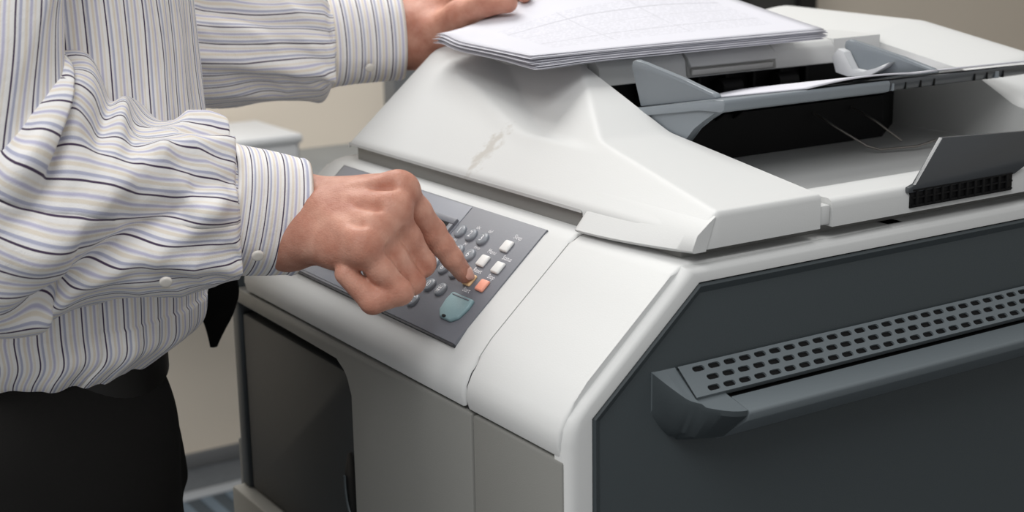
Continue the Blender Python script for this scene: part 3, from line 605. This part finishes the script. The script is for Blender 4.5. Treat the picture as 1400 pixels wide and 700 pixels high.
# left hand
K = dict(W=(-.568, .172, 1.100), I1=(-.552, .246, 1.146), I2=(-.500, .2655, 1.1553), I3=(-.475, .2576, 1.1490), I4=(-.458, .2523, 1.1425),
         M1=(-.574, .252, 1.149), M2=(-.560, .297, 1.154), M3=(-.552, .318, 1.141), M4=(-.545, .328, 1.127),
         R1=(-.594, .249, 1.145), R2=(-.590, .290, 1.148), R3=(-.586, .310, 1.135), R4=(-.582, .320, 1.120),
         P1=(-.611, .240, 1.137), P2=(-.614, .272, 1.138), P3=(-.613, .289, 1.126), P4=(-.611, .298, 1.113))
K = {k: V3(*v) for k, v in K.items()}
LE = V3(-0.640, -0.075, 1.115)
s2 = SDF((-0.70, -0.02, 1.03), (-0.42, 0.36, 1.20), 0.0017)
hand(s2, K, LE, [(-.546, .190, 1.096), (-.500, .2036, 1.1230), (-.468, .2151, 1.1370), (-.447, .2259, 1.1375)], (0.0185, 0.0150, 0.0122, 0.0098))
s2.cone((-.556, .178, 1.088), (-.540, .205, 1.083), 0.020, 0.016, 0.014)
part2 = s2.mesh()
# torso, head, upper arms under the clothes (coarser)
s3 = SDF((-0.80, -0.50, 0.02), (-0.20, 0.02, 1.90), 0.009)
s3.ell((-0.48, -0.225, 1.20), (0.155, 0.088, 0.27), 0.05); s3.ell((-0.48, -0.245, 0.92), (0.125, 0.070, 0.16), 0.03)
for sg, sh_, el in ((1, (-0.32, -0.25, 1.40), RE), (-1, (-0.645, -0.22, 1.40), LE)):
    s3.cone((-0.48, -0.23, 1.41), sh_, 0.06, 0.055, 0.04); s3.cone(sh_, el, 0.052, 0.040, 0.02)
s3.cone(RE, J['W'] * 0.7 + RE * 0.3, 0.040, 0.030, 0.015); s3.cone(LE, K['W'] * 0.7 + LE * 0.3, 0.038, 0.029, 0.015)
for x in (-0.39, -0.57): s3.cone((x, -0.245, 0.84), (x, -0.234, 0.48), 0.064, 0.05, 0.02); s3.cone((x, -0.234, 0.48), (x, -0.252, 0.09), 0.05, 0.035, 0.02)
s3.cone((-0.48, -0.22, 1.42), (-0.48, -0.185, 1.56), 0.058, 0.055, 0.03)
s3.ell((-0.48, -0.165, 1.66), (0.074, 0.095, 0.115), 0.02); s3.ell((-0.48, -0.125, 1.60), (0.055, 0.06, 0.06), 0.02)
s3.cone((-0.48, -0.072, 1.675), (-0.48, -0.052, 1.640), 0.008, 0.014, 0.014)
for sg in (-1, 1):
    s3.ell((-0.48 + sg * 0.076, -0.175, 1.65), (0.010, 0.020, 0.032), 0.008); s3.ell((-0.48 + sg * 0.032, -0.073, 1.672), (0.016, 0.010, 0.010), 0.006, sub=True)
s3.cone((-0.505, -0.066, 1.602), (-0.455, -0.066, 1.602), 0.007, 0.007, 0.008)
part3 = s3.mesh()
bv, bf = joined([part1, part2, part3])
body = smooth_mesh('body', bv, bf, M_skin, PR, 2)
# nails
def nail(c, along, up, L, Wd):
    along = Vector(along).normalized(); up = Vector(up); up = (up - along * up.dot(along)).normalized(); sd = along.cross(up); bm = bmesh.new(); g = []
    for i in range(9):
        row = []
        for j in range(9):
            u, v = -1 + i / 4, -1 + j / 4; k = math.sqrt(max(0, 1 - 0.5 * v * v)); k2 = math.sqrt(max(0, 1 - 0.5 * u * u))
            row.append(bm.verts.new(Vector(c) + along * (L * u * k) + sd * (Wd * v * k2) + up * (-(v * v) * Wd * 0.45 - 0.0004 * u * u)))
        g.append(row)
    for i in range(8):
        for j in range(8): bm.faces.new((g[i][j], g[i + 1][j], g[i + 1][j + 1], g[i][j + 1]))
    return from_bm('fingernail', bm, M_nail, body, angle=80)
al = J['I4'] - J['I3']; al /= np.linalg.norm(al); upn = np.cross(ac, al); upn /= np.linalg.norm(upn); upn = upn if upn[1] > 0 else -upn
nail(J['I4'] + upn * 0.0079 - al * 0.0015, al, upn, 0.0060, 0.0052)
alt = V3(-.447, .2259, 1.1353) - V3(-.468, .2151, 1.1347); nail(V3(-.447, .2259, 1.1375) + V3(0.0045, -0.0005, 0.0090), alt, (0.35, 0.1, 1), 0.0068, 0.0062)
# ---- shirt
def catmull(P, n):
    P = [np.array(p, float) for p in P]; out = []
    Q = [2 * P[0] - P[1]] + P + [2 * P[-1] - P[-2]]; m = len(P) - 1
    for i in range(n):
        t = i / (n - 1) * m; k = min(int(t), m - 1); t -= k; a, b, c, d = Q[k:k + 4]
        out.append(0.5 * (2 * b + (c - a) * t + (2 * a - 5 * b + 4 * c - d) * t * t + (3 * b - a - 3 * c + d) * t ** 3))
    return out
def ridged(x, y, z): return 1 - 2 * abs(noise.noise((x, y, z)))
def sleeve(stations, nv, nu, circ, folds, seed, ref=(0, 0, 1), amp=0.006, twist=0.55):
    # stations: (x, y, z, r_side, r_up); returns verts, faces, uvs
    C = catmull([s[:3] for s in stations], nv); Rr = catmull([(s[3], s[4], 0) for s in stations], nv); vs = []; uvs = []; fs = []
    for i in range(nv):
        p = C[i]; t = C[min(i + 1, nv - 1)] - C[max(i - 1, 0)]; t /= np.linalg.norm(t); rf = np.array(ref, float)
        if abs(t @ rf) > 0.85: rf = np.array((0, 1.0, 0)) if ref[2] else rf
        up = np.array(ref, float) - t * (t @ np.array(ref, float)); 
        blend = np.array((0, 1.0, 0.3)); blend = blend - t * (t @ blend); wv = min(1, max(0, (abs(t[2]) - 0.55) / 0.35)); up = up * (1 - wv) + blend * wv; up /= np.linalg.norm(up)
        sd = np.cross(t, up); v = i / (nv - 1)
        for j in range(nu + 1):
            u = j / nu; a = 2 * math.pi * u; rs_, ru = Rr[i][0], Rr[i][1]
            o = sd * (math.cos(a) * rs_) + up * (math.sin(a) * ru); L = np.linalg.norm(o)
            ca, sa = math.cos(a), math.sin(a)
            f = amp * (1.1 * noise.noise((ca * 0.9 + seed, sa * 0.9, v * 6 + ca * twist * 2)) + 0.35 * ridged(ca * 1.7 + seed + 5, sa * 1.7, v * 11 + sa * twist * 3) + 0.1)
            env = min(1, (1 - v) / 0.04) if v > 0.96 else 1.0
            for (u0, v0, u1, v1, wd, am) in folds:
                du, dv = u1 - u0, v1 - v0; pu = (u - u0 + 0.5) % 1 - 0.5; pv = v - v0; LL = du * du + dv * dv; tt = max(0, min(1, (pu * du + pv * dv) / LL)); ex = pu - tt * du; ey = pv - tt * dv
                dist2 = (ex * ex + ey * ey * 1.0) / (wd * wd); f += am * math.exp(-dist2)
            q = p + o * (1 + env * f / L); vs.append(q)
            uvs.append((u * circ + 0.30 * noise.noise((ca * 1.2, sa * 1.2, v * 5 + seed)), v))
    W = nu + 1
    for i in range(nv - 1):
        for j in range(nu): a = i * W + j; fs.append((a, a + 1, a + W + 1, a + W))
    return vs, fs, uvs
def uv_mesh(name, parts, m, parent, th=0.0008, angle=180):
    vs = []; fs = []; uv = []; o = 0
    for v, f, u in parts: vs += [tuple(map(float, p)) for p in v]; fs += [tuple(i + o for i in q) for q in f]; uv += u; o += len(v)
    me = bpy.data.meshes.new(name); me.from_pydata(vs, [], fs); ul = me.uv_layers.new(name='UVMap')
    for l in me.loops: ul.data[l.index].uv = uv[l.vertex_index]
    ob = finish(name, me, m, parent, angle=angle)
    if th: md = ob.modifiers.new('cloth', 'SOLIDIFY'); md.thickness = th; md.offset = -1
    return ob
# right sleeve: u=0 far side? angle 0 = side vector, pi/2 = up
RS = [(-0.315, -0.25, 1.41, 0.075, 0.085), (-0.295, -0.285, 1.27, 0.072, 0.070), (-0.288, -0.315, 1.17, 0.075, 0.068), (-0.290, -0.338, 1.085, 0.082, 0.088), (-0.288, -0.303, 1.048, 0.084, 0.098), (-0.288, -0.262, 1.038, 0.078, 0.088), (-0.285, -0.223, 1.0270, 0.066, 0.071), (-0.276, -0.180, 1.0195, 0.058, 0.064), (-0.268, -0.146, 1.0150, 0.050, 0.055), (-0.266, -0.138, 1.0145, 0.044, 0.049)]
rfolds = [(0.02, 0.76, -0.14, 0.50, 0.026, -0.022), (0.03, 0.84, -0.10, 0.58, 0.030, 0.010), (0.10, 0.72, -0.05, 0.48, 0.030, 0.010), (0.17, 0.97, 0.12, 0.74, 0.022, 0.010), (0.24, 0.96, 0.25, 0.80, 0.022, 0.010),
          (0.10, 0.96, 0.06, 0.80, 0.020, -0.008), (0.31, 0.97, 0.34, 0.78, 0.022, 0.009), (0.20, 0.95, 0.19, 0.78, 0.014, -0.008), (-0.10, 0.97, -0.06, 0.74, 0.024, 0.008), (0.15, 0.62, 0.30, 0.70, 0.030, 0.010), (0.12, 0.52, 0.30, 0.58, 0.030, 0.013), (0.10, 0.57, 0.28, 0.64, 0.022, -0.010), (0.05, 0.42, 0.22, 0.48, 0.03, 0.014), (0.0, 0.46, 0.20, 0.53, 0.022, -0.010)]
sR = sleeve(RS, 250, 170, 27, rfolds, 1.7, amp=0.0085)
LS = [(-0.640, -0.21, 1.41, 0.075, 0.085), (-0.655, -0.16, 1.27, 0.070, 0.07), (-0.650, -0.115, 1.16, 0.068, 0.066), (-0.640, -0.075, 1.122, 0.064, 0.068), (-0.622, -0.030, 1.110, 0.060, 0.064), (-0.605, 0.034, 1.104, 0.055, 0.060), (-0.592, 0.085, 1.102, 0.051, 0.056), (-0.588, 0.101, 1.102, 0.046, 0.050)]
lfolds = [(0.98, 0.55, 0.90, 0.97, 0.022, 0.010), (0.08, 0.60, 0.02, 0.97, 0.022, -0.008), (0.15, 0.62, 0.12, 0.96, 0.020, 0.008), (0.48, 0.6, 0.58, 0.98, 0.018, 0.006), (0.42, 0.7, 0.40, 0.97, 0.015, 0.005)]
sL = sleeve(LS, 190, 130, 27, lfolds, 4.2, amp=0.0080)
# torso: closed sections stacked along z
TS = [(0.868, 0.150, 0.095, -0.236), (0.880, 0.158, 0.100, -0.234), (0.892, 0.172, 0.114, -0.230), (0.908, 0.184, 0.130, -0.2210), (0.930, 0.186, 0.135, -0.2200), (0.97, 0.186, 0.136, -0.2180), (1.03, 0.185, 0.138, -0.2140), (1.10, 0.188, 0.132, -0.2130), (1.20, 0.192, 0.128, -0.2140), (1.32, 0.190, 0.118, -0.2180), (1.40, 0.165, 0.098, -0.222), (1.445, 0.110, 0.080, -0.222), (1.47, 0.066, 0.066, -0.215)]
NV, NU = 150, 220; vs = []; fs = []; uvs = []
tab = catmull([(z, a, b, c) for z, a, b, c in TS], NV)
for i in range(NV):
    z, a, b, yc = tab[i]
    for j in range(NU + 1):
        u = j / NU; t = 2 * math.pi * u; ct, st = math.cos(t), math.sin(t); e = 1.0
        f = 0.0045 * ridged(ct * 2.2, st * 2.2, z * 2.2 + 1.5) + 0.003 * ridged(ct * 5, st * 5, z * 3.5)
        f *= 1.0 if z > 0.93 else 1.4
        if z < 0.93: f += 0.0018 * math.sin(t * 26 + 2 * math.sin(t * 5)) * (0.93 - z) / 0.06
        x = -0.48 + (a + f) * math.copysign(abs(ct) ** e, ct); y = yc - 0.016 + (b + f) * math.copysign(abs(st) ** e, st)
        vs.append((x, y, z)); uvs.append((u * 56 + 0.25 * noise.noise((ct * 2, st * 2, z * 4)) + 1.2 * (z - 1.0) * ct, z))
for i in range(NV - 1):
    for j in range(NU): q = i * (NU + 1) + j; fs.append((q, q + 1, q + NU + 2, q + NU + 1))
shirt = uv_mesh('shirt', [(vs, fs, uvs), sR, sL], M_shirt, PR)
# cuffs: stripes run around the wrist, so u follows the length
def cuff(stations, per, slit, seed):
    C = catmull([s[:3] for s in stations], 26); Rr = catmull([(s[3], s[4], 0) for s in stations], 26); vs = []; fs = []; uv = []; nu = 90
    for i in range(26):
        p = C[i]; t = C[min(i + 1, 25)] - C[max(i - 1, 0)]; t /= np.linalg.norm(t); up = np.array((0, 0, 1.0)); up -= t * (t @ up); up /= np.linalg.norm(up); sd = np.cross(t, up); v = i / 25
        for j in range(nu + 1):
            u = j / nu; a = 2 * math.pi * u + slit; ov = 0.0035 * u; f = 0.0016 * noise.noise((math.cos(a) * 1.5 + seed, math.sin(a) * 1.5, v * 1.5)) + ov - 0.0018
            ridge = 0.0010 * (math.exp(-((v - 0.04) / 0.03) ** 2) + math.exp(-((v - 0.96) / 0.03) ** 2))
            vs.append(p + sd * (math.cos(a) * (Rr[i][0] + f + ridge)) + up * (math.sin(a) * (Rr[i][1] + f + ridge))); uv.append((v * per + 0.3, u))
    W = nu + 1
    for i in range(25):
        for j in range(nu): q = i * W + j; fs.append((q, q + 1, q + W + 1, q + W))
    return vs, fs, uv
c = uv_mesh('cuff', [cuff([(-0.2675, -0.143, 1.0150, 0.044, 0.0475), (-0.262, -0.118, 1.0095, 0.042, 0.0455), (-0.2545, -0.088, 1.0035, 0.039, 0.0415)], 4.2, math.radians(205), 1.0)], M_shirt, shirt, th=0.0022)
c2_ = uv_mesh('cuff', [cuff([(-0.5885, 0.098, 1.1020, 0.044, 0.0485), (-0.580, 0.135, 1.1035, 0.042, 0.0475), (-0.569, 0.172, 1.1050, 0.041, 0.0470)], 4.6, math.radians(215), 3.0)], M_shirt, shirt, th=0.0022)
def cbutton(p, nrm):
    bm = bmesh.new(); dome(bm, 0, 0, 0.0046, 0.0046, -0.0012, 0.0020)
    mtx = Matrix.Translation(p) @ Vector(nrm).to_track_quat('Z', 'Y').to_matrix().to_4x4(); return from_bm('cuff_button', bm, M_button, shirt, xf=mtx, angle=50)
cbutton((-0.2185, -0.1386, 0.9885), (0.85, -0.25, -0.45)); cbutton((-0.5385, 0.1237, 1.0750), (0.85, -0.2, -0.5)); cbutton((-0.2180, -0.2088, 0.9800), (0.85, -0.25, -0.45))
# ---- collar (out of the photograph's frame) and belt
cv = []; cf = []; cu_ = []
for i in range(8):
    z = 1.462 + 0.042 * i / 7
    for j in range(61):
        t = 2 * math.pi * j / 60; cv.append((-0.48 + (0.068 - 0.004 * i / 7) * math.cos(t), -0.213 + 0.010 * i / 7 + (0.070 - 0.004 * i / 7) * math.sin(t), z - 0.012 * math.sin(t))); cu_.append((j / 60 * 24, i / 7))
for i in range(7):
    for j in range(60): q = i * 61 + j; cf.append((q, q + 1, q + 62, q + 61))
uv_mesh('collar', [(cv, cf, cu_)], M_shirt, shirt, th=0.002)
# ---- trousers
s4 = SDF((-0.76, -0.44, 0.02), (-0.22, 0.02, 0.92), 0.006)
def sect(z0, z1): pass
s4.ell((-0.48, -0.252, 0.83), (0.178, 0.103, 0.16), 0.05)
for x in (-0.395, -0.565):
    s4.cone((x, -0.244, 0.82), (x, -0.228, 0.62), 0.088, 0.086, 0.03); s4.cone((x, -0.228, 0.62), (x, -0.234, 0.48), 0.086, 0.074, 0.03); s4.cone((x, -0.234, 0.48), (x, -0.255, 0.07), 0.074, 0.066, 0.03)
s4.cone((-0.43, -0.162, 0.885), (-0.405, -0.150, 0.76), 0.010, 0.012, 0.02)
cut = s4.P[2] - 0.892; s4.d = np.maximum(s4.d, cut); s4.d = np.maximum(s4.d, 0.035 - s4.P[2])
s4.d += 0.0022 * np.sin(s4.P[2] * 38 + s4.P[0] * 30) * np.sin(s4.P[0] * 45 + s4.P[1] * 30)
tv, tf = joined([s4.mesh()]); trousers = smooth_mesh('trousers', tv, tf, M_trouser, PR, 3)
bm = bmesh.new(); ringsb = []
for z, o_ in ((0.862, 0.0), (0.862, 0.004), (0.893, 0.004), (0.893, 0.0)): ringsb.append([bm.verts.new((-0.48 + (0.165 + o_) * math.cos(t), -0.238 + (0.098 + o_) * math.sin(t), z)) for t in [2 * math.pi * k / 80 for k in range(80)]])
for A, B in zip(ringsb, ringsb[1:]):
    for k in range(80): bm.faces.new((A[k], A[(k + 1) % 80], B[(k + 1) % 80], B[k]))
from_bm('belt', bm, M_leather, trousers)
for x in (-0.395, -0.565):
    s5 = SDF((x - 0.07, -0.36, -0.01), (x + 0.07, 0.02, 0.14), 0.005)
    s5.cone((x, -0.275, 0.038), (x, -0.10, 0.028), 0.038, 0.034, 0.02); s5.cone((x, -0.10, 0.030), (x, -0.055, 0.026), 0.036, 0.028, 0.02); s5.cone((x, -0.26, 0.04), (x, -0.25, 0.09), 0.036, 0.040, 0.02)
    s5.d = np.maximum(s5.d, 0.001 - s5.P[2]); sv, sf = joined([s5.mesh()]); smooth_mesh('shoe', sv, sf, M_leather, PR, 2)
# ---- tie
tie = [(1.455, 0.016, -0.142), (1.43, 0.020, -0.135), (1.35, 0.026, -0.118), (1.20, 0.034, -0.105), (1.05, 0.040, -0.100), (0.97, 0.043, -0.090), (0.930, 0.044, -0.0760), (0.895, 0.044, -0.0660), (0.872, 0.030, -0.0640), (0.852, 0.014, -0.0660), (0.834, 0.002, -0.0690)]
bm = bmesh.new(); prev = None; tt = catmull(tie, 60)
for z, hw, y in tt:
    hw = max(hw, 0.001); xc = -0.492 - 0.012 * sstep(1.0, 0.84, z); r = []
    for k in range(9):
        q = -1 + k / 4; r.append(bm.verts.new((xc + q * hw * 0.62, y + q * hw * 0.35 + 0.004 * (1 - q * q) + 0.002 * math.sin(z * 60 + q), z)))
    for k in range(9):
        q = 1 - k / 4; r.append(bm.verts.new((xc + q * hw * 0.62, y + q * hw * 0.35 - 0.0015, z)))
    if prev:
        for k in range(18): bm.faces.new((prev[k], prev[(k + 1) % 18], r[(k + 1) % 18], r[k]))
    prev = r
from_bm('necktie', bm, M_tie, PR, angle=60)
# ---- hair cap
s6 = SDF((-0.60, -0.30, 1.58), (-0.36, -0.02, 1.82), 0.006)
s6.ell((-0.48, -0.175, 1.675), (0.081, 0.099, 0.114), 0.01); s6.ell((-0.48, -0.065, 1.60), (0.075, 0.095, 0.105), 0.02, sub=True)
hv, hf = joined([s6.mesh()]); smooth_mesh('hair', hv, hf, M_hair, PR, 2)
